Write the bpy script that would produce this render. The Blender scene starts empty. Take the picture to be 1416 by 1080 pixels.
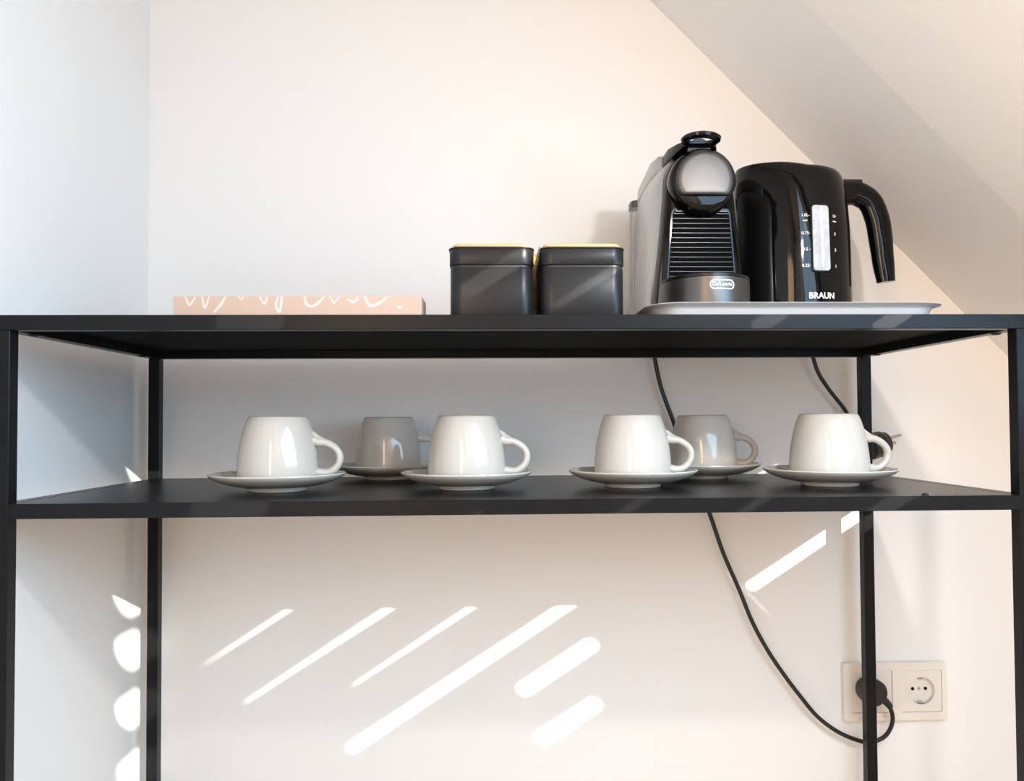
import bpy, bmesh, math, random
from mathutils import Vector, Matrix, Euler
random.seed(4)
PI = math.pi
C = bpy.context.scene.collection
scene = bpy.context.scene
CZ = 0.70          # eye height; every height below is written relative to the eye and lifted by CZ

# ------------------------------------------------------------------ camera
cam_d = bpy.data.cameras.new('camera'); cam = bpy.data.objects.new('camera', cam_d); C.objects.link(cam)
scene.camera = cam
F = 1094.35
cam_d.sensor_fit = 'HORIZONTAL'; cam_d.sensor_width = 36.0; cam_d.lens = F*36.0/1416
cam_d.shift_x = -14.23/1416; cam_d.shift_y = 16.83/1416
cam_d.clip_start = 0.02; cam_d.clip_end = 50
pit, yaw, roll = 0.0256, 0.0341, -0.0056
fwd = Vector((math.sin(yaw)*math.cos(pit), math.cos(yaw)*math.cos(pit), math.sin(pit)))
right0 = Vector((math.cos(yaw), -math.sin(yaw), 0)); up0 = right0.cross(fwd)
right = right0*math.cos(roll) + up0*(math.sin(roll)); up = -right0*math.sin(roll) + up0*math.cos(roll)
M = Matrix((right, up, -fwd)).transposed().to_4x4(); M.translation = Vector((-0.028, -0.761, CZ))
cam.matrix_world = M

# ------------------------------------------------------------------ exposure, world, lights
scene.view_settings.view_transform = 'Standard'
scene.view_settings.look = 'None'
scene.view_settings.gamma = 1.0
scene.view_settings.exposure = 0.06
scene.view_settings.use_curve_mapping = False
w = bpy.data.worlds.new('sky'); scene.world = w; w.use_nodes = True
w.node_tree.nodes['Background'].inputs[0].default_value = (0.62, 0.78, 1.0, 1)
w.node_tree.nodes['Background'].inputs[1].default_value = 1.5

SUN = Vector((-0.722, 1.0, -0.462))
sd = bpy.data.lights.new('sun', 'SUN'); sd.energy = 8.5; sd.angle = math.radians(0.32); sd.color = (1.0, 0.95, 0.86)
so = bpy.data.objects.new('sun', sd); C.objects.link(so)
so.rotation_euler = SUN.to_track_quat('-Z', 'Y').to_euler(); so.location = (3, -4, 4)

def area(name, loc, direction, sx, sy, power, color):
    d = bpy.data.lights.new(name, 'AREA'); d.shape = 'RECTANGLE'; d.size = sx; d.size_y = sy
    d.energy = power; d.color = color
    o = bpy.data.objects.new(name, d); C.objects.link(o)
    o.location = (loc[0], loc[1], loc[2]+CZ); o.rotation_euler = Vector(direction).to_track_quat('-Z', 'Y').to_euler()
    return o
# daylight glowing through the roof window with the slotted blind
area('blind_daylight', (0.535, -0.76, 0.27), (-1, 0, -1), 0.98, 0.72, 17.5, (0.44, 0.73, 1.0))
# daylight of the roof window further back in the slope
area('skylight_daylight', (0.26, -1.95, 0.48), (-1, 0, -1), 0.9, 0.62, 1, (0.62, 0.80, 1.0))
# daylight of the window behind the viewer
area('window_daylight', (0.0, -2.74, 0.50), (0, 1, 0), 0.8, 1.0, 0.8, (1.0, 0.95, 0.9))
# warm lamp of the room (small, makes the shelf's shadow on the wall)
area('room_lamp_light', (0.34, -0.52, 0.38), (-0.30, 1, -0.80), 0.035, 0.035, 2.85, (1.0, 0.88, 0.78))
# warm fill added at the left wall, behind the viewer, to brighten the slope
area('side_fill_light', (-0.50, -1.75, 0.25), (1, 0.25, 0), 0.8, 0.9, 21, (1.0, 0.62, 0.32))

# ------------------------------------------------------------------ materials
def mat(name, color, rough=0.5, metal=0.0, coat=0.0, noise=None, bump=None, spec=None, trans=0.0, emis=None):
    m = bpy.data.materials.new(name); m.use_nodes = True
    nt = m.node_tree; b = nt.nodes['Principled BSDF']
    b.inputs['Base Color'].default_value = (*color, 1); b.inputs['Roughness'].default_value = rough
    b.inputs['Metallic'].default_value = metal; b.inputs['Coat Weight'].default_value = coat
    b.inputs['Coat Roughness'].default_value = 0.03
    b.inputs['Transmission Weight'].default_value = trans
    if spec is not None: b.inputs['Specular IOR Level'].default_value = spec
    if emis:
        b.inputs['Emission Color'].default_value = (*emis[0], 1); b.inputs['Emission Strength'].default_value = emis[1]
    tc = nt.nodes.new('ShaderNodeTexCoord')
    if noise:   # (scale, amount)
        n = nt.nodes.new('ShaderNodeTexNoise'); n.inputs['Scale'].default_value = noise[0]; n.inputs['Detail'].default_value = 4
        nt.links.new(tc.outputs['Object'], n.inputs['Vector'])
        mx = nt.nodes.new('ShaderNodeMix'); mx.data_type = 'RGBA'
        a = noise[1]
        mx.inputs[6].default_value = (*[c*(1-a) for c in color], 1); mx.inputs[7].default_value = (*[min(1, c*(1+a)) for c in color], 1)
        nt.links.new(n.outputs['Fac'], mx.inputs[0]); nt.links.new(mx.outputs[2], b.inputs['Base Color'])
    if bump:    # (scale, strength, distance)
        n = nt.nodes.new('ShaderNodeTexNoise'); n.inputs['Scale'].default_value = bump[0]; n.inputs['Detail'].default_value = 3
        nt.links.new(tc.outputs['Object'], n.inputs['Vector'])
        bp = nt.nodes.new('ShaderNodeBump'); bp.inputs['Strength'].default_value = bump[1]; bp.inputs['Distance'].default_value = bump[2]
        nt.links.new(n.outputs['Fac'], bp.inputs['Height']); nt.links.new(bp.outputs[0], b.inputs['Normal'])
    return m

m_wall = mat('white_wall_paint', (0.87, 0.86, 0.845), 0.65, bump=(60, 0.10, 0.002), noise=(3, 0.01))
m_wall_left = m_wall
m_slope = mat('slope_paint', (0.90, 0.885, 0.865), 0.65, bump=(60, 0.12, 0.002))
m_ceil = mat('ceiling_paint', (0.86, 0.85, 0.83), 0.7)
m_floor = mat('oak_floor', (0.66, 0.48, 0.33), 0.45, noise=(6, 0.25))
m_steel = mat('black_powder_coat', (0.009, 0.009, 0.010), 0.30, bump=(900, 0.15, 0.0004), spec=0.14)
m_panel = mat('dark_sheet_panel', (0.007, 0.007, 0.007), 0.32, bump=(900, 0.10, 0.0003), spec=0.3)
m_under = mat('matt_black_panel', (0.004, 0.004, 0.004), 0.7, spec=0.05)
m_rubber = mat('black_rubber', (0.012, 0.012, 0.012), 0.6)
m_china = mat('white_glazed_china', (0.61, 0.575, 0.515), 0.10, coat=0.3)
m_foot = mat('unglazed_foot_ring', (0.30, 0.27, 0.23), 0.7)
m_tin = mat('dark_grey_tin', (0.016, 0.016, 0.017), 0.30, metal=0.0, spec=0.28, bump=(700, 0.05, 0.0003))
m_bamboo = mat('bamboo_wood', (0.72, 0.50, 0.24), 0.5, noise=(40, 0.15))
m_gold = mat('gold_print', (0.75, 0.50, 0.14), 0.3, metal=0.6)
m_spot = mat('spotted_print', (0.22, 0.12, 0.04), 0.4, metal=0.3, noise=(150, 0.8))
m_pink = mat('peach_paper', (0.70, 0.50, 0.385), 0.7, noise=(30, 0.03))
m_script = mat('pale_pink_ink', (0.90, 0.76, 0.70), 0.6)
m_gloss = mat('gloss_black_plastic', (0.002, 0.002, 0.002), 0.06, spec=0.28)
m_blackmat = mat('matt_black_plastic', (0.012, 0.012, 0.012), 0.45)
m_titan = mat('titan_grey_metal', (0.12, 0.115, 0.11), 0.36, metal=0.9, bump=(1500, 0.05, 0.0002))
m_disc = mat('dark_titan_disc', (0.095, 0.088, 0.082), 0.40, metal=0.9, bump=(1500, 0.05, 0.0002))
m_side = mat('silver_grey_side', (0.50, 0.49, 0.48), 0.32, metal=0.75)
m_slat = mat('dark_chrome', (0.022, 0.022, 0.024), 0.28, metal=0.7)
m_tray = mat('brushed_silver', (0.93, 0.92, 0.91), 0.35, metal=0.15)
m_whiteink = mat('white_print', (0.88, 0.88, 0.88), 0.5)
m_tank = mat('clear_tank_plastic', (0.88, 0.90, 0.90), 0.08, trans=0.75)
m_gauge = mat('frosted_gauge', (0.52, 0.56, 0.60), 0.16, noise=(90, 0.35))
m_socket = mat('cream_plastic', (0.83, 0.78, 0.71), 0.30)
m_dark = mat('dark_hole', (0.003, 0.003, 0.003), 0.8, spec=0.05)
m_brass = mat('nickel_pin', (0.55, 0.52, 0.48), 0.3, metal=0.9)
m_cord = mat('black_cord', (0.01, 0.01, 0.011), 0.4)
m_shutter = mat('grey_shutter', (0.35, 0.35, 0.36), 0.6)
m_frame = mat('white_window_frame', (0.8, 0.8, 0.78), 0.4)
m_pane = mat('bright_window_pane', (0.8, 0.85, 0.9), 0.2, emis=((0.8, 0.9, 1.0), 0.6))

# ------------------------------------------------------------------ helpers
def root_loc(p):
    o = Vector((0, 0, 0))
    while p is not None:
        o += p.location; p = p.parent
    return o
def obj(name, bm, m, parent=None, smooth=False, lift=True):
    me = bpy.data.meshes.new(name)
    if lift: bmesh.ops.translate(bm, verts=bm.verts, vec=(0, 0, CZ))
    if parent is not None: bmesh.ops.translate(bm, verts=bm.verts, vec=-root_loc(parent))
    bmesh.ops.recalc_face_normals(bm, faces=bm.faces)
    bm.to_mesh(me); bm.free()
    o = bpy.data.objects.new(name, me); C.objects.link(o)
    for mm in (m if isinstance(m, (list, tuple)) else [m]): me.materials.append(mm)
    if parent is not None: o.parent = parent
    if smooth:
        for p in me.polygons: p.use_smooth = True
        try: me.set_sharp_from_angle(angle=math.radians(38))
        except Exception: pass
    return o
def tag(o, label, cat, group=None):
    o['label'] = label; o['category'] = cat
    if group: o['group'] = group
    return o
def thing(name, loc, label, cat, group=None):
    o = bpy.data.objects.new(name, None); C.objects.link(o)
    o.location = (loc[0], loc[1], loc[2]+CZ); o.empty_display_size = 0.02
    return tag(o, label, cat, group)
def struct(name, bm, m, parent=None, lift=True):
    o = obj(name, bm, m, parent, lift=lift)
    if parent is None: o['kind'] = 'structure'
    return o
def box(x0, x1, y0, y1, z0, z1, bev=0.0, seg=2, bm=None):
    b = bmesh.new()
    bmesh.ops.create_cube(b, size=1)
    for v in b.verts:
        v.co = Vector(((x0+x1)/2 + v.co.x*(x1-x0), (y0+y1)/2 + v.co.y*(y1-y0), (z0+z1)/2 + v.co.z*(z1-z0)))
    if bev > 0: bmesh.ops.bevel(b, geom=b.edges[:], offset=bev, segments=seg, profile=0.5, affect='EDGES')
    if bm is None: return b
    me = bpy.data.meshes.new('t'); b.to_mesh(me); b.free(); bm.from_mesh(me); bpy.data.meshes.remove(me); return bm
def merge(a, b):
    me = bpy.data.meshes.new('t'); b.to_mesh(me); b.free(); a.from_mesh(me); bpy.data.meshes.remove(me); return a
def lathe(prof, c=(0, 0, 0), seg=48, axis='z'):
    bm = bmesh.new(); rings = []
    for r, z in prof:
        if r < 1e-6: rings.append([bm.verts.new((0, 0, z))])
        else: rings.append([bm.verts.new((r*math.cos(2*PI*k/seg), r*math.sin(2*PI*k/seg), z)) for k in range(seg)])
    for a, b in zip(rings, rings[1:]):
        if len(a) == 1 and len(b) == 1: continue
        for k in range(seg):
            k2 = (k+1) % seg
            if len(a) == 1: bm.faces.new((a[0], b[k], b[k2]))
            elif len(b) == 1: bm.faces.new((a[k], b[0], a[k2]))
            else: bm.faces.new((a[k], b[k], b[k2], a[k2]))
    if axis == 'y':   # axis towards the viewer (-Y)
        bmesh.ops.transform(bm, matrix=Matrix.Rotation(PI/2, 4, 'X'), verts=bm.verts)
    if axis == 'x':
        bmesh.ops.transform(bm, matrix=Matrix.Rotation(PI/2, 4, 'Y'), verts=bm.verts)
    bmesh.ops.translate(bm, verts=bm.verts, vec=c)
    return bm
def spline(pts, n=6):
    P = [Vector(p) for p in pts]; out = []
    for i in range(len(P)-1):
        p0 = P[max(i-1, 0)]; p1 = P[i]; p2 = P[i+1]; p3 = P[min(i+2, len(P)-1)]
        for k in range(n):
            t = k/n
            out.append(0.5*((2*p1)+(-p0+p2)*t+(2*p0-5*p1+4*p2-p3)*t*t+(-p0+3*p1-3*p2+p3)*t**3))
    out.append(P[-1]); return out
def tube(pts, rad, seg=12, n=6, flat=None, ref=Vector((0, 1, 0)), cap=True):
    # rad: number or list per control point; flat: factor of the radius along ref
    P = spline(pts, n) if n > 1 else [Vector(p) for p in pts]
    if isinstance(rad, (int, float)): R = [rad]*len(P)
    else:
        R = []
        for i in range(len(P)):
            t = i/max(n, 1); a = int(min(math.floor(t), len(rad)-2)); f = t-a; f = f*f*(3-2*f)
            R.append(rad[a]*(1-f)+rad[a+1]*f)
    bm = bmesh.new(); rings = []
    for i, p in enumerate(P):
        t = (P[min(i+1, len(P)-1)]-P[max(i-1, 0)]).normalized()
        a = ref - t*ref.dot(t)
        if a.length < 1e-3: a = Vector((1, 0, 0)) - t*t.x
        a.normalize(); b = t.cross(a)
        fl = 1.0 if flat is None else flat
        rings.append([bm.verts.new(p + a*(R[i]*fl*math.cos(2*PI*k/seg)) + b*(R[i]*math.sin(2*PI*k/seg))) for k in range(seg)])
    for r0, r1 in zip(rings, rings[1:]):
        for k in range(seg): bm.faces.new((r0[k], r1[k], r1[(k+1) % seg], r0[(k+1) % seg]))
    if cap: bm.faces.new(rings[0]); bm.faces.new(rings[-1][::-1])
    return bm
def loft(sections, cap=True, closed=True):
    bm = bmesh.new(); rings = [[bm.verts.new(p) for p in s] for s in sections]
    n = len(rings[0])
    for a, b in zip(rings, rings[1:]):
        for k in range(n if closed else n-1): bm.faces.new((a[k], b[k], b[(k+1) % n], a[(k+1) % n]))
    if cap: bm.faces.new(rings[0]); bm.faces.new(rings[-1][::-1])
    return bm
def rrect(x0, x1, y0, y1, r, n=6):
    out = []
    for cx, cy, a0 in ((x1-r, y1-r, 0), (x0+r, y1-r, PI/2), (x0+r, y0+r, PI), (x1-r, y0+r, 1.5*PI)):
        for k in range(n+1):
            a = a0 + PI/2*k/n; out.append((cx+r*math.cos(a), cy+r*math.sin(a)))
    return out
def curve_mesh(splines, extrude=0.0005, close=True, text=None, size=0.01, bold=0.0, spacing=1.0):
    """2D filled curve (outline + holes) or text, returned as a bmesh lying in local XY, z = thickness"""
    if text is None:
        cu = bpy.data.curves.new('c', 'CURVE'); cu.dimensions = '2D'; cu.fill_mode = 'BOTH'
        for pts in splines:
            s = cu.splines.new('POLY'); s.points.add(len(pts)-1); s.use_cyclic_u = True
            for p, q in zip(s.points, pts): p.co = (q[0], q[1], 0, 1)
    else:
        cu = bpy.data.curves.new('c', 'FONT'); cu.body = text; cu.size = size; cu.align_x = 'CENTER'; cu.align_y = 'CENTER'
        cu.offset = bold; cu.space_character = spacing; cu.resolution_u = 3
    cu.extrude = extrude
    o = bpy.data.objects.new('c', cu); C.objects.link(o)
    dg = bpy.context.evaluated_depsgraph_get(); me = bpy.data.meshes.new_from_object(o.evaluated_get(dg))
    bm = bmesh.new(); bm.from_mesh(me)
    bpy.data.objects.remove(o); bpy.data.curves.remove(cu); bpy.data.meshes.remove(me)
    return bm
def circle(cx, cy, r, n=24): return [(cx+r*math.cos(2*PI*k/n), cy+r*math.sin(2*PI*k/n)) for k in range(n)]
def quad(pts):
    bm = bmesh.new(); bm.faces.new([bm.verts.new(p) for p in pts]); return bm

# ------------------------------------------------------------------ the room
WY = 0.38; XL = -0.522; FY = -2.80; KX = 1.30; TOP = 1.28; SC = 0.822; T = 0.12
FZ = -CZ
# back wall (gable end), with the slope cutting its right corner
struct('wall_back', box(XL-T, KX+T, WY, WY+T, FZ, TOP), m_wall)
bm = box(XL-T, XL, FY, -2.15, FZ, TOP); box(XL-T, XL, -1.35, WY, FZ, TOP, bm=bm)
box(XL-T, XL, -2.15, -1.35, FZ, -0.2, bm=bm); box(XL-T, XL, -2.15, -1.35, 0.7, TOP, bm=bm)
struct('wall_left', bm, m_wall_left)
fill_win = bpy.data.objects.new('fill_window', None); C.objects.link(fill_win); fill_win.location = (XL, -1.75, 0.25+CZ); fill_win['kind'] = 'structure'  # unseen window added to go with the warm fill light
bm = box(XL-0.06, XL+0.008, -2.15, -2.10, -0.2, 0.7); box(XL-0.06, XL+0.008, -1.40, -1.35, -0.2, 0.7, bm=bm)
box(XL-0.06, XL+0.008, -2.10, -1.40, -0.2, -0.15, bm=bm); box(XL-0.06, XL+0.008, -2.10, -1.40, 0.65, 0.7, bm=bm)
obj('window_frame', bm, m_frame, fill_win); obj('pane', box(XL-0.05, XL-0.042, -2.12, -1.38, -0.18, 0.68), m_pane, fill_win)
struct('wall_right', box(KX, KX+T, FY, WY, FZ, SC-KX+0.02), m_wall)
struct('floor', box(XL-T, KX+T, FY-T, WY+T, FZ-0.1, FZ), m_floor)
struct('ceiling', box(XL-T, SC-TOP+0.05, FY-T, WY+T, TOP, TOP+0.1), m_ceil)
# front wall with a window opening
bm = box(XL-T, KX+T, FY-T, FY, FZ, 0.0); box(XL-T, 0.3, FY-T, FY, 1.05, TOP, bm=bm)
box(XL-T, -0.42, FY-T, FY, 0.0, 1.05, bm=bm); box(0.42, 1.0, FY-T, FY, 0.0, 0.42, bm=bm); box(0.42, 0.6, FY-T, FY, 0.42, 0.8, bm=bm)
struct('wall_front', bm, m_wall)
# sloping ceiling: plane x + z = c, thick slab; shutter opening left out
def slab(y0, y1, x0, x1, c0, c1=None, th=0.14):
    c1 = c0 if c1 is None else c1     # c0 at y0, c1 at y1
    lo = [Vector((x0, y0, c0-x0)), Vector((x1, y0, c0-x1)), Vector((x1, y1, c1-x1)), Vector((x0, y1, c1-x0))]
    hi = [p + Vector((th, 0, th)) for p in lo]
    return loft([lo, hi])
xa, xb = SC-TOP-0.12, KX+0.10
cN = SC+0.014
struct('ceiling_slope', slab(0.136, WY+0.02, xa, xb, SC), m_slope)
bm = slab(-0.20, 0.136, xa, 0.70, SC+0.034, SC, th=0.015); merge(bm, slab(0.045, 0.136, 0.70, xb, cN, SC, th=0.015))
merge(bm, loft([[(xa, -0.20, cN-xa), (0.70, -0.20, cN-0.70), (0.70, -0.20, SC+0.034-0.70), (xa, -0.20, SC+0.034-xa)], [(xa, -0.21, cN-xa), (0.70, -0.21, cN-0.70), (0.70, -0.21, SC+0.034-0.70), (xa, -0.21, SC+0.034-xa)]]))
OY0, OY1, OX0, OX1 = -1.27, -0.24, 0.29, 0.84       # opening of the shuttered roof window
PY0, PY1, PX0, PX1 = -0.24, 0.01, 0.755, 0.805     # small low opening beside it, added to cast one more sun streak
merge(bm, slab(PY1, 0.045, 0.70, xb, cN, th=0.015)); merge(bm, slab(-0.24, -0.20, xa, 0.70, cN, th=0.015))
merge(bm, slab(OY1, PY1, 0.70, PX0, cN, th=0.015)); merge(bm, slab(OY1, PY1, PX1, xb, cN, th=0.015))
merge(bm, slab(FY-T, OY0, xa, xb, cN, th=0.015))
merge(bm, slab(OY0, OY1, xa, OX0, cN, th=0.015)); merge(bm, slab(OY0, OY1, OX1, xb, cN, th=0.015))
struct('ceiling_slope_near', bm, m_slope)
# roof window with a slotted shutter
SLOTS = [(-0.905,-0.405,0.690,0.0165), (-0.824,-0.545,0.637,0.0085,0.2), (-0.970,-0.645,0.591,0.0100,0.2), (-0.975,-0.800,0.536,0.0050,0.2),
         (-0.637,-0.482,0.738,0.024), (-0.674,-0.550,0.791,0.026),
         (-0.570,-0.455,0.395,0.018), (-0.503,-0.395,0.441,0.009),
         (-0.430,-0.385,0.534,0.016), (-0.330,-0.280,0.582,0.016), (-0.868,-0.795,0.339,0.045),
         (-1.040,-0.955,0.440,0.048), (-1.095,-1.010,0.484,0.050), (-1.160,-1.075,0.533,0.047), (-1.225,-1.140,0.584,0.046)]
S2 = math.sqrt(2)
def slot(y0, y1, xc, wd, tp=1.0):
    u = xc*S2; r = wd/2*0.98; r0 = r*tp; out = []
    for k in range(9): a = -PI/2 + PI*k/8; out.append((y1-r+r*math.cos(a), u+r*math.sin(a)))
    for k in range(9): a = PI/2 + PI*k/8; out.append((y0+r0+r0*math.cos(a), u+r0*math.sin(a)))
    return out
def slotted(outer, slots):
    bm = curve_mesh([outer]+[slot(*s) for s in slots], extrude=0.0006)
    for v in bm.verts:
        y, u, h = v.co; x = u/S2; z = SC-x
        v.co = Vector((x, y, z)) + Vector((1, 0, 1))*(h/S2)
    return bm
outer = [(OY0-0.03, (OX0-0.03)*S2), (OY1-0.001, (OX0-0.03)*S2), (OY1-0.001, (OX1+0.03)*S2), (OY0-0.03, (OX1+0.03)*S2)]
bm = slotted(outer, SLOTS)
outer = [(OY1+0.001, (PX0-0.03)*S2), (PY1+0.02, (PX0-0.03)*S2), (PY1+0.02, (PX1+0.03)*S2), (OY1+0.001, (PX1+0.03)*S2)]
bm2 = slotted(outer, [(-0.235, 0.0, 0.780, 0.018)])
win = thing('window_1', (0.55, -0.6, 0.27), 'x', 'x')
for k in ('label', 'category'): del win[k]
win['kind'] = 'structure'
obj('shutter', bm, m_shutter, win); obj('shutter', bm2, m_shutter, win)
def edge_bar(y0, y1, x0, x1):   # closes the gap between shutter and slope, on the slope plane
    lo = [Vector((x0, y0, SC-x0-0.004)), Vector((x1, y0, SC-x1-0.004)), Vector((x1, y1, SC-x1-0.004)), Vector((x0, y1, SC-x0-0.004))]
    return loft([lo, [p+Vector((0.02, 0, 0.02)) for p in lo]])
bm = edge_bar(OY0-0.05, OY0-0.008, OX0-0.05, OX1+0.05); merge(bm, edge_bar(OY1-0.004, OY1+0.030, OX0-0.05, PX0-0.01)); merge(bm, edge_bar(OY1-0.004, OY1+0.030, PX1+0.01, OX1+0.05))
merge(bm, edge_bar(OY0-0.05, OY1+0.030, OX0-0.05, OX0-0.005)); merge(bm, edge_bar(OY0-0.05, OY1+0.030, OX1+0.005, OX1+0.05))
merge(bm, edge_bar(OY1, PY1+0.033, PX0-0.04, PX0-0.005)); merge(bm, edge_bar(OY1, PY1+0.033, PX1+0.005, PX1+0.04)); merge(bm, edge_bar(PY1+0.003, PY1+0.033, PX0-0.04, PX1+0.04))
obj('window_frame', bm, m_frame, win)
# second roof window: bright pane
win2 = thing('window_2', (0.28, -1.95, 0.52), 'x', 'x')
for k in ('label', 'category'): del win2[k]
win2['kind'] = 'structure'
obj('pane', slab(-2.4, -1.5, 0.05, 0.51, cN-0.02, th=0.008), m_pane, win2)
bm = slab(-2.45, -2.4, 0.0, 0.56, cN-0.03, th=0.02); merge(bm, slab(-1.5, -1.45, 0.0, 0.56, cN-0.03, th=0.02))
merge(bm, slab(-2.4, -1.5, 0.0, 0.05, cN-0.03, th=0.02)); merge(bm, slab(-2.4, -1.5, 0.51, 0.56, cN-0.03, th=0.02))
obj('window_frame', bm, m_frame, win2)
# window in the front wall
win3 = thing('window_3', (-0.1, FY, 0), 'x', 'x')
for k in ('label', 'category'): del win3[k]
win3['kind'] = 'structure'
bm = box(-0.42, 0.42, FY-0.06, FY+0.01, 0.0, 0.05); box(-0.42, 0.30, FY-0.06, FY+0.01, 1.0, 1.05, bm=bm)
box(-0.42, -0.37, FY-0.06, FY+0.01, 0, 1.05, bm=bm); box(0.37, 0.42, FY-0.06, FY+0.01, 0, 1.05, bm=bm); box(-0.025, 0.025, FY-0.06, FY+0.01, 0, 1.05, bm=bm)
obj('window_frame', bm, m_frame, win3)
obj('pane', box(-0.42, 0.42, FY-0.05, FY-0.04, 0.0, 1.05), m_pane, win3)

# ------------------------------------------------------------------ console table
ZT = 0.1047; ZS = -0.0735; TW = 0.0143; TD = 0.332; BK = TD+TW
t = thing('console_table', (0, 0.17, FZ), 'black powder-coated square tube console table with two levels, standing against the white back wall', 'table')
for sx in (-1, 1):
    xi, xo = sx*(0.5-TW), sx*0.5
    x0, x1 = min(xi, xo), max(xi, xo)
    for y0 in (0, TD):
        obj('leg', box(x0, x1, y0, y0+TW, FZ+0.004, ZT-TW, 0.0006, 1), m_steel, t)
        obj('foot_pad', lathe([(0, 0), (0.006, 0), (0.006, 0.004), (0, 0.004)], ((x0+x1)/2, y0+TW/2, FZ), 16), m_rubber, t)
for name, zt in (('top_rail', ZT), ('shelf_rail', ZS)):
    inset = 0 if zt == ZT else TW
    for y0 in (0, TD):
        obj(name, box(-0.5+inset, 0.5-inset, y0, y0+TW, zt-TW, zt, 0.0006, 1), m_steel, t)
    for sx in (-1, 1):
        x0, x1 = sorted((sx*(0.5-TW), sx*0.5))
        obj('side_rail', box(x0, x1, TW, TD, zt-TW, zt, 0.0006, 1), m_steel, t)
obj('top_panel', box(-0.5+TW+0.0012, 0.5-TW-0.0012, TW+0.0012, TD-0.0012, ZT-0.0042, ZT-0.0002, 0.0003, 1), m_under, t)
obj('shelf_panel', box(-0.5+TW+0.0006, 0.5-TW-0.0006, TW+0.0006, TD-0.0006, ZS-0.0042, ZS-0.0001, 0.0003, 1), m_panel, t)
for x, y in ((-0.4872, 0.0407), (-0.4885, 0.2864), (0.4930, 0.0431), (0.4905, 0.2944)):
    obj('screw_head', lathe([(0, -0.0018), (0.0035, -0.0016), (0.0052, -0.0004), (0.0052, 0.0), (0, 0.0)], (x, y, ZT-TW), 20), m_rubber, t, True)
obj('screw_head', lathe([(0, 0.0022), (0.002, 0.002), (0.0032, 0.001), (0.0036, 0), (0, 0)], (0.395, 0.007, ZS), 16), m_rubber, t, True)

# ------------------------------------------------------------------ peach paper box with script
BX0, BX1, BY0, BY1, BZ0, BZ1 = -0.3656, -0.1057, 0.08, 0.131, ZT, 0.1357
t = thing('paper_box', (-0.2356, 0.105, ZT), 'low peach-coloured box with pale script, lying on the left of the black table top', 'box')
obj('box_body', box(BX0, BX1, BY0, BY1, BZ0, BZ1, 0.0007, 2), m_pink, t)
STROKES = [
 [(-0.3806,.1462),(-0.3761,.1364),(-0.3691,.1462)], [(-0.362,.1462),(-0.3587,.1331),(-0.3538,.1462)],
 [(-0.3355,.1464),(-0.3406,.1375),(-0.3483,.1281)], [(-0.3204,.1462),(-0.3177,.1431),(-0.3144,.1462)],
 [(-0.2968,.1462),(-0.2913,.138),(-0.288,.1462)], [(-0.276,.1464),(-0.2787,.1364),(-0.2748,.1286),(-0.2720,.1419),(-0.272,.1462)],
 [(-0.2461,.1464),(-0.2439,.1375),(-0.2378,.1347),(-0.2307,.1386),(-0.2235,.1462)], [(-0.2169,.1462),(-0.2125,.1391),(-0.2064,.1462)],
 [(-0.1975,.1430),(-0.192,.1402),(-0.1865,.1419),(-0.1859,.1462)], [(-0.1775,.1464),(-0.1732,.1374),(-0.1676,.1357),(-0.1599,.1391),(-0.1515,.1462)]]
RAD = [0.0010, 0.0010, 0.0014, 0.0007, 0.0010, 0.0011, 0.0012, 0.0009, 0.0012, 0.0014]
sb = bmesh.new()
for st, r in zip(STROKES, RAD):
    r *= 1.25
    merge(sb, tube([((x+.028)*.923-.028, BY0, min(z*.923, BZ1-r*.4)) for x, z in st], [r*0.6]+[r]*(len(st)-2)+[r*0.6], 8, 8, flat=0.20))
merge(sb, lathe([(0, -0.0004), (0.0021, -0.0004), (0.0021, 0.0004), (0, 0.0004)], (-0.1293, BY0, 0.1232), 20, 'y'))
obj('script_lettering', sb, m_script, t, True)['kind'] = 'stuff'

# ------------------------------------------------------------------ two tea tins
def rbox(cx, cy, hw, z0, z1, r, bev, n=7):
    secs = []
    for z, ins in ((z0, bev), (z0+bev*0.4, bev*0.3), (z0+bev, 0), (z1-bev, 0), (z1-bev*0.4, bev*0.3), (z1, bev)):
        secs.append([(x, y, z) for x, y in rrect(cx-hw+ins, cx+hw-ins, cy-hw+ins, cy+hw-ins, max(r-ins, 0.001), n)])
    return loft(secs)
def tin(cx, cy, label, hw=0.0444):
    t = thing('storage_tin', (cx, cy, ZT), label, 'tin', 'pair of dark square tins')
    obj('tin_body', rbox(cx, cy, hw-0.0008, ZT, 0.1625, 0.013, 0.0008), m_tin, t, True)
    obj('collar', rbox(cx, cy, hw-0.0018, 0.1622, 0.1656, 0.012, 0.0003), m_blackmat, t, True)
    obj('lid_band', rbox(cx, cy, hw, 0.1652, 0.1832, 0.0138, 0.0009), m_tin, t, True)
    obj('rim_bead', rbox(cx, cy, hw+0.0009, 0.1822, 0.1840, 0.0145, 0.0008), m_blackmat, t, True)
    obj('bamboo_lid', rbox(cx, cy, hw-0.0035, 0.1838, 0.1885, 0.011, 0.0018), m_bamboo, t, True)
    return t
tin(-0.0312, 0.1046, 'dark grey square tin with bamboo lid, nearer the peach box, left of the pair')
t2 = tin(0.0640, 0.1050, 'dark grey square tin with bamboo lid, beside the coffee machine, right of the pair', 0.0450)
obj('lid_clip', tube([(0.0195, 0.0615, 0.1835), (0.0170, 0.060, 0.176), (0.0152, 0.0595, 0.1665)], [0.0007, 0.0007, 0.0005], 8, 4), m_blackmat, t2, True)
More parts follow.
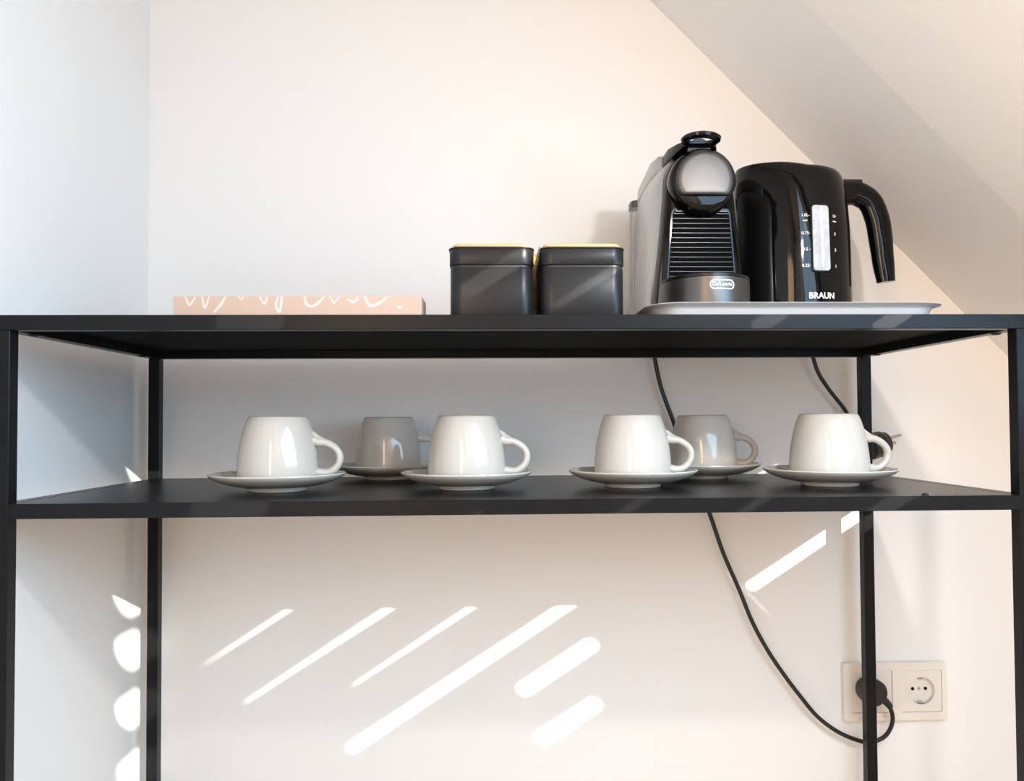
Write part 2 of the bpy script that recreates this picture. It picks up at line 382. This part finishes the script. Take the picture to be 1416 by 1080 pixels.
# gold packet in the gap behind them
t = thing('gold_caddy', (0.021, 0.185, ZT), 'small gold and brown spotted caddy seen through the gap between the two dark tins', 'caddy')
obj('caddy_body', rbox(0.021, 0.185, 0.026, ZT, 0.1835, 0.006, 0.001), m_spot, t, True)
obj('caddy_lid', rbox(0.021, 0.185, 0.0265, 0.1832, 0.1975, 0.006, 0.0015), m_gold, t, True)
sp = bmesh.new()
for k in range(22):
    x = 0.021 + random.uniform(-0.018, 0.018); z = random.uniform(0.118, 0.181)
    merge(sp, lathe([(0, -0.0003), (random.uniform(0.001, 0.0022), -0.0003), (0.001, 0.0005), (0, 0.0005)], (x, 0.159, z), 8, 'y'))
o = obj('gold_spots', sp, m_gold, t)

# ------------------------------------------------------------------ silver serving tray
t = thing('serving_tray', (0.287, 0.19, ZT), 'silver rectangular serving tray with flared rim under the coffee machine and kettle', 'tray')
def rr(ins, z, r=0.034): return [(x, y, z) for x, y in rrect(0.129+ins, 0.4434-ins, 0.030+ins, 0.342-ins, r, 8)]
obj('tray_body', loft([rr(0.0175, ZT+0.0002, .020), rr(0.0140, ZT+0.003, .022), rr(0.0095, 0.1165, .026), rr(0.0070, 0.1188, .028), rr(0.0008, 0.1203, .034),
     rr(0.0, 0.1209, .035), rr(0.0010, 0.1214, .034), rr(0.0085, 0.1198, .027), rr(0.011, 0.1170, .025), rr(0.0155, ZT+0.004, .021), rr(0.019, ZT+0.002, .018)]), m_tray, t, True)
TZ = ZT+0.002

# ------------------------------------------------------------------ capsule coffee machine
MX = 0.2085
t = thing('coffee_machine', (MX, 0.22, TZ), 'compact black and titanium capsule coffee machine on the silver tray, left of the kettle', 'coffee machine')
def msec(y, hb, ht, zc, zr, e, z0=TZ+0.001, n=22):
    """outline in a plane of constant y: half width hb at the base, ht at zc, superelliptic crown of height zr and exponent e"""
    pts = []
    for k in range(9):
        f = k/9; s = f*f*(3-2*f)*0.35 + f*0.65
        pts.append((MX-(hb+(ht-hb)*s), y, z0+(zc-z0)*f))
    for k in range(n+1):
        a = PI - PI*k/n; ca, sa = math.cos(a), math.sin(a)
        pts.append((MX+ht*math.copysign(abs(ca)**(2/e), ca), y, zc+zr*abs(sa)**(2/e)))
    for k in range(8, -1, -1):
        f = k/9; s = f*f*(3-2*f)*0.35 + f*0.65
        pts.append((MX+(hb+(ht-hb)*s), y, z0+(zc-z0)*f))
    return pts
obj('fascia', loft([msec(.1350, .0500, .0350, .276, .0345, 2), msec(.1362, .0530, .0378, .276, .0375, 2), msec(.1400, .0548, .0394, .276, .0393, 2), msec(.150, .0560, .0400, .276, .040, 2)]), m_gloss, t, True)
obj('side_shell', loft([msec(.1502, .0552, .0396, .276, .0396, 2), msec(.153, .0575, .0425, .276, .0410, 2.1), msec(.175, .0600, .0475, .270, .0455, 2.4),
                      msec(.21, .0585, .0480, .270, .0440, 3), msec(.26, .0550, .0460, .270, .0400, 4), msec(.300, .0510, .0435, .270, .0350, 5), msec(.308, .0480, .0410, .268, .0330, 5)]), m_side, t, True)
# rear top lid, water tank
def sec_top(y, h, z0, z1): return [(MX+x, y, z) for x, z in rrect(-h, h, z0, z1, 0.004, 4)]
obj('top_cover', loft([sec_top(.178, .036, .300, .3185), sec_top(.182, .040, .300, .3215), sec_top(.205, .0435, .300, .3225), sec_top(.285, .0445, .295, .3130), sec_top(.296, .043, .292, .308)]), m_side, t, True)
tk = obj('water_tank', loft([[(x, y, z) for x, y in rrect(MX-.0475, MX+.0475, .309, .345, .012, 5)] for z in (TZ+.01, .2960)]), m_tank, t, True)
obj('tank_lid', loft([[(x, y, z) for x, y in rrect(MX-.0485, MX+.0485, .3085, .346, .012, 5)] for z in (.2960, .3045)]), m_titan, t, True)
# brew head: black housing, chin, titanium disc with a flat lower edge
HZ = 0.273
def hsec(y, r, chin, n=40):
    pts = []
    for k in range(n):
        a = 2*PI*k/n; x = r*math.cos(a); z = r*math.sin(a)
        if z < 0: z *= chin; x *= (1-0.06*(-math.sin(a)))
        pts.append((MX+x, y, HZ+z))
    return pts
obj('brew_head', loft([hsec(.1370, .0385, 1.02), hsec(.128, .0385, 1.02), hsec(.121, .0375, 0.98), hsec(.1175, .0352, .92), hsec(.1165, .033, .85)]), m_gloss, t, True)
def dsec(y, r, cut=-0.0187, n=48):
    pts = []
    for k in range(n):
        a = 2*PI*k/n; pts.append((MX+r*math.cos(a), y, HZ+max(r*math.sin(a), cut)))
    return pts
obj('head_disc', loft([dsec(.1170, .0325), dsec(.1135, .0325), dsec(.1118, .0317, -.0182), dsec(.1108, .0300, -.0170), dsec(.1104, .0260, -.0150), dsec(.1102, .0120, -.0080)]), m_disc, t, True)
obj('coffee_spout', lathe([(0, .236), (.006, .236), (.0075, .240), (.010, .246), (.010, .252), (0, .252)], (MX, .128, 0), 24), m_gloss, t, True)
# lever loop on top
LX, LY, LZ = 0.2040, 0.112, 0.3165
def ell(rx, ry, n=40): return [(rx*math.cos(2*PI*k/n), ry*math.sin(2*PI*k/n)) for k in range(n)]
def lever_ring(rx, ry, z, dz=0.0): return [(LX+x, LY+y, LZ+z+dz - y*0.10) for x, y in ell(rx, ry)]
bm = loft([lever_ring(.0140, .0085, -.0022), lever_ring(.0190, .0140, -.0036), lever_ring(.0218, .0175, -.0018), lever_ring(.0226, .0182, .0010), lever_ring(.0207, .0158, .0030),
           lever_ring(.0160, .0100, .0028), lever_ring(.0140, .0085, .0010), lever_ring(.0140, .0085, -.0022)], cap=False)
bmesh.ops.remove_doubles(bm, verts=bm.verts, dist=1e-6)
lv = obj('lever', bm, m_gloss, t, True)
def arm(y, h, z0, z1): return [(LX+x, y, z) for x, z in rrect(-h, h, z0, z1, 0.0015, 3)]
obj('lever_arm', loft([arm(.118, .0185, .3105, .3165), arm(.130, .0230, .3080, .3185), arm(.150, .029, .306, .3195), arm(.178, .030, .306, .319)]), m_gloss, lv, True)
obj('hinge_cap', lathe([(0, 0), (.010, 0), (.013, .003), (.013, .02), (0, .02)], (LX, .140, .3085), 24, 'y'), m_slat, t, True)
# rib panel
def rsec(y, top, bot, z0, z1):
    pts = rrect(-1, 1, 0, 1, 0.09, 5); return [(MX+(bot+(top-bot)*v)*u, y, z0+(z1-z0)*v) for u, v in pts]
bm = loft([rsec(.1352, .0338, .0408, .150, .2445), rsec(.1330, .0338, .0408, .150, .2445), rsec(.1330, .0322, .0390, .152, .2425), rsec(.1349, .0322, .0390, .152, .2425)], cap=False)
obj('rib_frame', bm, m_gloss, t, True)
obj('rib_recess', loft([rsec(.13495, .0322, .0390, .152, .2425), rsec(.1340, .0321, .0389, .152, .2425)]), m_dark, t)
for k in range(15):
    z = 0.2385 - k*0.00555
    h = .0322 + (.0390-.0322)*(0.2425-z)/.0905 - .0006
    obj('rib', box(MX-h, MX+h, .1322, .1345, z-.0006, z+.0006, .0003, 1), m_slat, t)
obj('rib_top_bar', box(MX-.030, MX+.030, .1300, .1345, .2400, .2418, .0005, 1), m_disc, t)
# drip tray with bulging front
def drip(ry, rx, z, n=32):
    pts = [(MX+.001+rx*math.cos(PI+PI*k/n), .130-ry*math.sin(PI*k/n), z) for k in range(n+1)]
    return pts
dt = obj('drip_tray', loft([drip(.0595, .0500, TZ+.0005), drip(.0600, .0505, TZ+.003), drip(.0600, .0500, .1555)]), m_titan, t, True)
obj('drip_grid', loft([drip(.0600, .0500, .1562), drip(.0600, .0500, .1590), drip(.0585, .0488, .1598)]), m_slat, dt, True)
obj('drip_seam', loft([drip(.0588, .0490, .1555), drip(.0588, .0490, .1563)]), m_dark, dt, True)
def wrap_drip(bm, cx_ang, cz, out=0.0004):
    # lay local XY (x = arc, y = height) on the elliptical front
    for v in bm.verts:
        a = cx_ang + v.co.x/0.053; x = MX+.001+.0500*math.cos(a); y = .130+.0600*math.sin(a)
        nrm = Vector((math.cos(a)/.05, math.sin(a)/.06, 0)).normalized()
        v.co = Vector((x, y, cz+v.co.y)) + nrm*(out + v.co.z)
    return bm
cap_o = rrect(-.0145, .0145, -.0052, .0052, .0051, 8); cap_i = rrect(-.0132, .0132, -.0039, .0039, .0038, 8)
bm = curve_mesh([cap_o, cap_i], 0.0001); bmesh.ops.subdivide_edges(bm, edges=[e for e in bm.edges if e.calc_length() > .004], cuts=8)
obj('logo_outline', wrap_drip(bm, -PI/2+0.10, .1465), m_whiteink, dt)
bm = curve_mesh(None, 0.0001, text="De'Longhi", size=.0058, bold=.00012)
obj('logo_lettering', wrap_drip(bm, -PI/2+0.10, .1467), m_whiteink, dt)

# ------------------------------------------------------------------ kettle
KXc, KYc = 0.3540, 0.240
t = thing('electric_kettle', (KXc, KYc, TZ), 'glossy black electric kettle with water gauge and hooked handle, right side of the silver tray', 'kettle')
prof = [(0, TZ), (.066, TZ), (.0715, TZ+.001), (.0722, TZ+.004), (.0722, TZ+.016), (.0714, TZ+.0165), (.0714, TZ+.0175), (.0722, TZ+.018), (.0720, .15), (.0717, .18), (.0712, .2157), (.0704, .240), (.0688, .2614), (.0668, .282), (.0648, .296), (.0622, .306), (.0590, .3115), (.0540, .3142), (.040, .3150), (.02, .3152), (0, .3152)]
bm = lathe(prof, (KXc, KYc, 0), 72)
def kettle_spout(bm):
    for v in bm.verts:
        dx, dy = v.co.x-KXc, v.co.y-KYc; a = math.atan2(dy, dx); h = max(0, (v.co.z-.255)/.06)
        g = math.exp(-((abs(a)-PI)/0.55)**2) * min(h, 1)
        r = math.hypot(dx, dy)
        if r > .03: v.co.x += dx/r*g*.012; v.co.y += dy/r*g*.012
        if v.co.z > .27: v.co.z += min(1, (v.co.z-.27)/.04)*max(0, -dx/.06)*.012
kettle_spout(bm)
kb = obj('kettle_body', bm, m_gloss, t, True)
obj('lid_button', lathe([(0, .3185), (.010, .3183), (.013, .3168), (.0132, .3150), (0, .3150)], (KXc, KYc+.01, 0), 32), m_gloss, t, True)
def krad(z):
    P = [(r, zz) for r, zz in prof if r > .05]
    for (r0, z0), (r1, z1) in zip(P, P[1:]):
        if z0 <= z <= z1 and z1 > z0: return r0+(r1-r0)*(z-z0)/(z1-z0)
    return .0722
def wrap_k(bm, az, cz, out):
    for v in bm.verts:
        z = cz+v.co.y; r = krad(z)+out+v.co.z; a = az+v.co.x/.0715
        v.co = Vector((KXc+r*math.cos(a), KYc+r*math.sin(a), z))
    return bm
GA = math.radians(-82.5)
bm = bmesh.new()
def gsec(w_, h0, h1, d, n=6):
    return [(x, y, d) for x, y in rrect(-w_, w_, h0, h1, min(.004, w_*.9), n)]
bm = loft([gsec(.0130, -.043, .041, -.002), gsec(.0130, -.043, .041, .0006), gsec(.0122, -.0422, .0402, .0012)])
obj('gauge_bezel', wrap_k(bm, GA, .221, 0.0), m_gloss, kb, True)
bm = loft([gsec(.0108, -.0408, .0388, .0010), gsec(.0104, -.0404, .0384, .0020)])
obj('water_gauge', wrap_k(bm, GA, .221, 0.0), m_gauge, kb, True)
obj('gauge_tube', wrap_k(loft([gsec(.0018, -.038, .036, .0018), gsec(.0014, -.038, .036, .0030)]), GA, .221, 0.0), m_whiteink, kb, True)
LA = GA-math.radians(15.5); RA = GA+math.radians(16)
def kt(txt, az, z, s, bold=0.00006): return wrap_k(curve_mesh(None, 0.00008, text=txt, size=s, bold=bold), az, z, .0003)
marks = kt('1.0L', LA, .2475, .0052); merge(marks, kt('max', LA, .2412, .0034)); merge(marks, kt('0.75', LA, .2255, .0052)); merge(marks, kt('0.5', LA, .2060, .0052)); merge(marks, kt('0.25', LA, .1863, .0052))
for a, b in (('max', .2412), ('3', .2255), ('2', .2060), ('1', .1863)): merge(marks, kt(a, RA, b, .0034 if a == 'max' else .0052))
cup_o = rrect(-.0018, .0014, -.0016, .0018, .0008, 4); cup_i = rrect(-.0013, .0009, -.0011, .0014, .0004, 3)
merge(marks, wrap_k(curve_mesh([cup_o, cup_i], .00008), RA, .2475, .0003))
merge(marks, wrap_k(curve_mesh([circle(.0018, .0002, .0011, 14), circle(.0018, .0002, .0006, 12)], .00008), RA, .2475, .0003))
for z in (.2470, .2255, .2060, .1863):
    merge(marks, wrap_k(curve_mesh([[(-.0008, -.0002), (.0008, -.0002), (.0008, .0002), (-.0008, .0002)]], .00008), GA-math.radians(11.3), z, .0002))
obj('gauge_markings', marks, m_whiteink, kb)['kind'] = 'stuff'
obj('brand_lettering', kt('BRAUN', GA, .1500, .0100, .0003), m_whiteink, kb)
# handle
hp = [(.4180, .2960), (.4360, .2955), (.4560, .2850), (.4660, .2638), (.4702, .2403), (.4735, .2074), (.4770, .1790)]
hp = [(x, KYc, z) for x, z in hp]
hd = obj('handle', tube(hp, [.0165, .0160, .0158, .0158, .0155, .0140, .0118], 20, 8, flat=0.72), m_gloss, t, True)
obj('handle_root', tube([(KXc+.055, KYc, .2930), (KXc+.064, KYc, .2945), (.4360, KYc, .2955)], [.0180, .0172, .0160], 20, 6, flat=0.8), m_gloss, hd, True)
obj('lid_release', box(.428, .446, KYc-.006, KYc+.006, .3060, .3112, .0015, 2), m_blackmat, hd)

# ------------------------------------------------------------------ cups and saucers
def make_cup():
    t = bpy.data.objects.new('coffee_cup', None); C.objects.link(t)
    outer = [(.0418, 0), (.0432, .0008), (.0436, .004), (.0437, .012), (.0434, .022), (.0424, .033), (.0407, .044), (.0383, .055), (.0353, .065), (.0330, .0708), (.0316, .0728)]
    ring = [(.0316, .0728), (.0308, .0738), (.0286, .0738), (.0278, .0730)]
    top = [(.0278, .0730), (.0265, .0705), (0, .0700)]
    inner = [(.0418, 0), (.0402, .0008), (.0400, .012), (.0396, .024), (.0382, .040), (.0345, .055), (.0280, .064), (0, .0665)]
    b = lathe(outer, (0, 0, 0), 56); merge(b, lathe(inner, (0, 0, 0), 56)); merge(b, lathe(top, (0, 0, 0), 56))
    bmesh.ops.remove_doubles(b, verts=b.verts, dist=1e-5)
    obj('cup_body', b, m_china, t, True, lift=False)
    obj('foot_ring', lathe(ring, (0, 0, 0), 56), m_foot, t, True, lift=False)
    h = tube([(.0385, 0, .0470), (.0445, 0, .0455), (.0540, 0, .0440), (.0640, 0, .0375), (.0680, 0, .0285), (.0650, 0, .0185), (.0550, 0, .0115), (.0420, 0, .0120)],
             [.0065, .0056, .0042, .0040, .0040, .0040, .0042, .0052], 14, 6, flat=1.25)
    merge(h, tube([(.0345, 0, .0560), (.0395, 0, .0530), (.0455, 0, .0485), (.0530, 0, .0455)], [.0030, .0036, .0036, .0024], 10, 5, flat=1.3))
    obj('handle', h, m_china, t, True, lift=False)
    return t
def make_saucer():
    p = [(0, .0030), (.0265, .0030), (.0278, .0006), (.0290, 0), (.0305, 0), (.0318, .0010), (.0322, .0040), (.0400, .0050), (.0520, .0075), (.0620, .0110), (.0690, .0145), (.0722, .0170),
         (.0732, .0186), (.0728, .0198), (.0716, .0200), (.0690, .0186), (.0620, .0150), (.0540, .0118), (.0480, .0100), (.0456, .0092), (.0450, .0085), (0, .0082)]
    return obj('saucer', lathe(p, (0, 0, 0), 72), m_china, None, True, lift=False)
cup0, sau0 = make_cup(), make_saucer()
CUPS = [(-.2683, .124, 0.00, 'left end of the front row'),
        (-.1703, .300, 0.02, 'back row, between the two left front cups'),
        (-.0605, .1315, -0.03, 'front row, second from the left'),
        (.1285, .141, 0.02, 'front row, third from the left'),
        (.2438, .270, -0.06, 'back row, beside the hanging black cord'),
        (.3550, .138, -0.02, 'right end of front row, before the loose plug')]
def dup(o):
    c = o.copy(); C.objects.link(c)
    for ch in list(o.children):
        d = ch.copy(); C.objects.link(d); d.parent = c
    return c
for i, (x, y, a, where) in enumerate(CUPS):
    s = sau0 if i == 0 else dup(sau0); c = cup0 if i == 0 else dup(cup0)
    s.location = (x, y, ZS+CZ); c.location = (x, y, ZS+.0084+CZ); c.rotation_euler = (0, 0, a); s.rotation_euler = (0, 0, a*3)
    tag(c, 'white glazed cup, ' + where, 'cup', 'white cups on the shelf')
    tag(s, 'white saucer under the cup: ' + where, 'saucer', 'white saucers on the shelf')

# ------------------------------------------------------------------ double wall socket
SZ = -.3900
t = thing('double_socket', (.5487, WY, SZ), 'cream double wall socket low on the back wall, its right outlet empty', 'socket')
def frs(y, ins, r): return [(x, y, z) for x, z in rrect(.4700+ins, .6235-ins, SZ-.0425+ins, SZ+.0425-ins, r, 5)]
def plate_hole(x0, x1, z0, z1, holes, y, th, mat_, name, parent, sm=False):
    bm = curve_mesh([rrect(x0, x1, z0, z1, .0015, 4)] + holes, th/2)
    for v in bm.verts: v.co = Vector((v.co.x, y - v.co.z, v.co.y))
    return obj(name, bm, mat_, parent, sm)
sqL = (.4825, .5421, SZ-.0300, SZ+.0300); sqR = (.5557, .6149, SZ-.0300, SZ+.0300)
inn = [rrect(a+.0, b, c, d, .0015, 3) for a, b, c, d in (sqL, sqR)]
bm = curve_mesh([rrect(.4712, .6223, SZ-.0413, SZ+.0413, .004, 5)] + inn, .0045)
for v in bm.verts:
    x, z, h = v.co; dpt = WY-.0045-h
    v.co = Vector((x, dpt, z))
bmesh.ops.bevel(bm, geom=[e for e in bm.edges if len(e.link_faces) == 2 and e.calc_face_angle(0) > 1 and (e.verts[0].co.y < WY-.008 and e.verts[1].co.y < WY-.008)], offset=.0020, segments=3, affect='EDGES')
fr = obj('cover_frame', bm, m_socket, t, True)
for (a, b, c, d) in (sqL, sqR):
    cx, cz = (a+b)/2, (c+d)/2
    ins = plate_hole(a+.0005, b-.0005, c+.0005, d-.0005, [circle(cx, cz, .0195, 40)], WY-.0040, .008, m_socket, 'outlet_insert', t)
    cupb = lathe([(.0195, 0), (.0195, -.0080), (.0190, -.012), (0, -.012)], (cx, WY-.0080, cz), 40, 'y')
    # the well runs into the wall recess: keep it in front of the wall plane
    for v in cupb.verts: v.co.y = WY-.0080 + (v.co.y-(WY-.0080))*0.60
    obj('outlet_well', cupb, m_socket, ins, True)
    for dx in (-.0095, .0095):
        obj('pin_hole', lathe([(0, 0), (.0025, 0), (.0025, .0004), (0, .0004)], (cx+dx, WY-.00085, cz+.001), 16, 'y'), m_dark, ins)
    obj('centre_screw', lathe([(0, 0), (.0024, 0), (.0020, .0006), (0, .0006)], (cx, WY-.00085, cz+.001), 16, 'y'), m_brass, ins)
    for dz in (-.0170, .0170):
        obj('earth_clip', box(cx-.003, cx+.003, WY-.0060, WY-.0010, cz+dz-.0012, cz+dz+.0012, .0003, 1), m_brass, ins)

# ------------------------------------------------------------------ cords and plugs
def plug(parent, c, rotm):
    """Schuko plug; local -Y is the cable side, +Y the pins"""
    def put(bm):
        bmesh.ops.transform(bm, matrix=Matrix.Translation(c) @ rotm, verts=bm.verts); return bm
    pb = obj('plug_body', put(lathe([(0, -.0175), (.0120, -.0175), (.0150, -.0160), (.0165, -.010), (.0182, -.008), (.0187, -.004), (.0187, .012), (.0175, .013), (0, .013)], (0, 0, 0), 36, 'y')), m_blackmat, parent, True)
    return pb, put
t = thing('power_cord', (.5145, .352, SZ), 'black power cord running down behind the shelf to a plug in the left outlet', 'power cord')
# lathe 'y' maps +z to -y, so pins side (profile -z) is +y
pb, put = plug(t, Vector((.5040, WY-.0215, SZ+.0065)), Matrix.Rotation(PI, 4, 'X') @ Matrix.Identity(4) if False else Matrix.Identity(4))
c1 = [(.196, .118), (.198, .105), (.201, .091), (.208, .056), (.218, .025), (.226, .004), (.238, -.033), (.255, -.074), (.277, -.129), (.297, -.188), (.318, -.237), (.338, -.287), (.36, -.328), (.384, -.364), (.405, -.392), (.43, -.422), (.461, -.445), (.493, -.458), (.509, -.459), (.525, -.451), (.5335, -.436), (.5345, -.420), (.5280, -.403), (.5220, -.3955)]
n1 = len(c1)
pts = [(x, .366 if i < n1-6 else .366-(i-(n1-6))*.0030, z) for i, (x, z) in enumerate(c1)]
obj('cable', tube(pts, .0030, 10, 5), m_cord, t, True)
obj('strain_relief', tube([(.5285, .351, -.4050), (.5225, .351, -.3975), (.5140, .354, -.3900)], [.0042, .0052, .0068], 14, 4), m_blackmat, t, True)
# second cord with a loose plug
t = thing('loose_power_cord', (.52, .36, -.035), 'black cord with an unplugged two-pin plug hanging behind the cup at the right', 'power cord')
c2 = [(.425, .118), (.427, .105), (.430, .091), (.437, .070), (.450, .049), (.463, .032), (.474, .018), (.486, -.003), (.497, -.018), (.506, -.026)]
obj('cable', tube([(x, .362, z) for x, z in c2], .0028, 10, 5), m_cord, t, True)
R = Matrix.Rotation(math.radians(-82), 4, 'Z') @ Matrix.Identity(4)
R = Matrix.Rotation(math.radians(-14), 4, 'Y') @ R
pb, put = plug(t, Vector((.5190, .3595, -.0345)), R)
for dx in (-.0095, .0095):
    tilt = Matrix.Rotation(math.radians(62), 4, 'Y')
    bm = lathe([(0, -.0365), (.0017, -.0360), (.0022, -.0345), (.0022, -.0175), (0, -.0175)], (0, 0, 0), 12, 'y')
    bmesh.ops.translate(bm, verts=bm.verts, vec=(dx*math.cos(math.radians(35)), 0, dx*math.sin(math.radians(35))))
    pin = obj('plug_pin', put(bm), m_brass, pb, True)
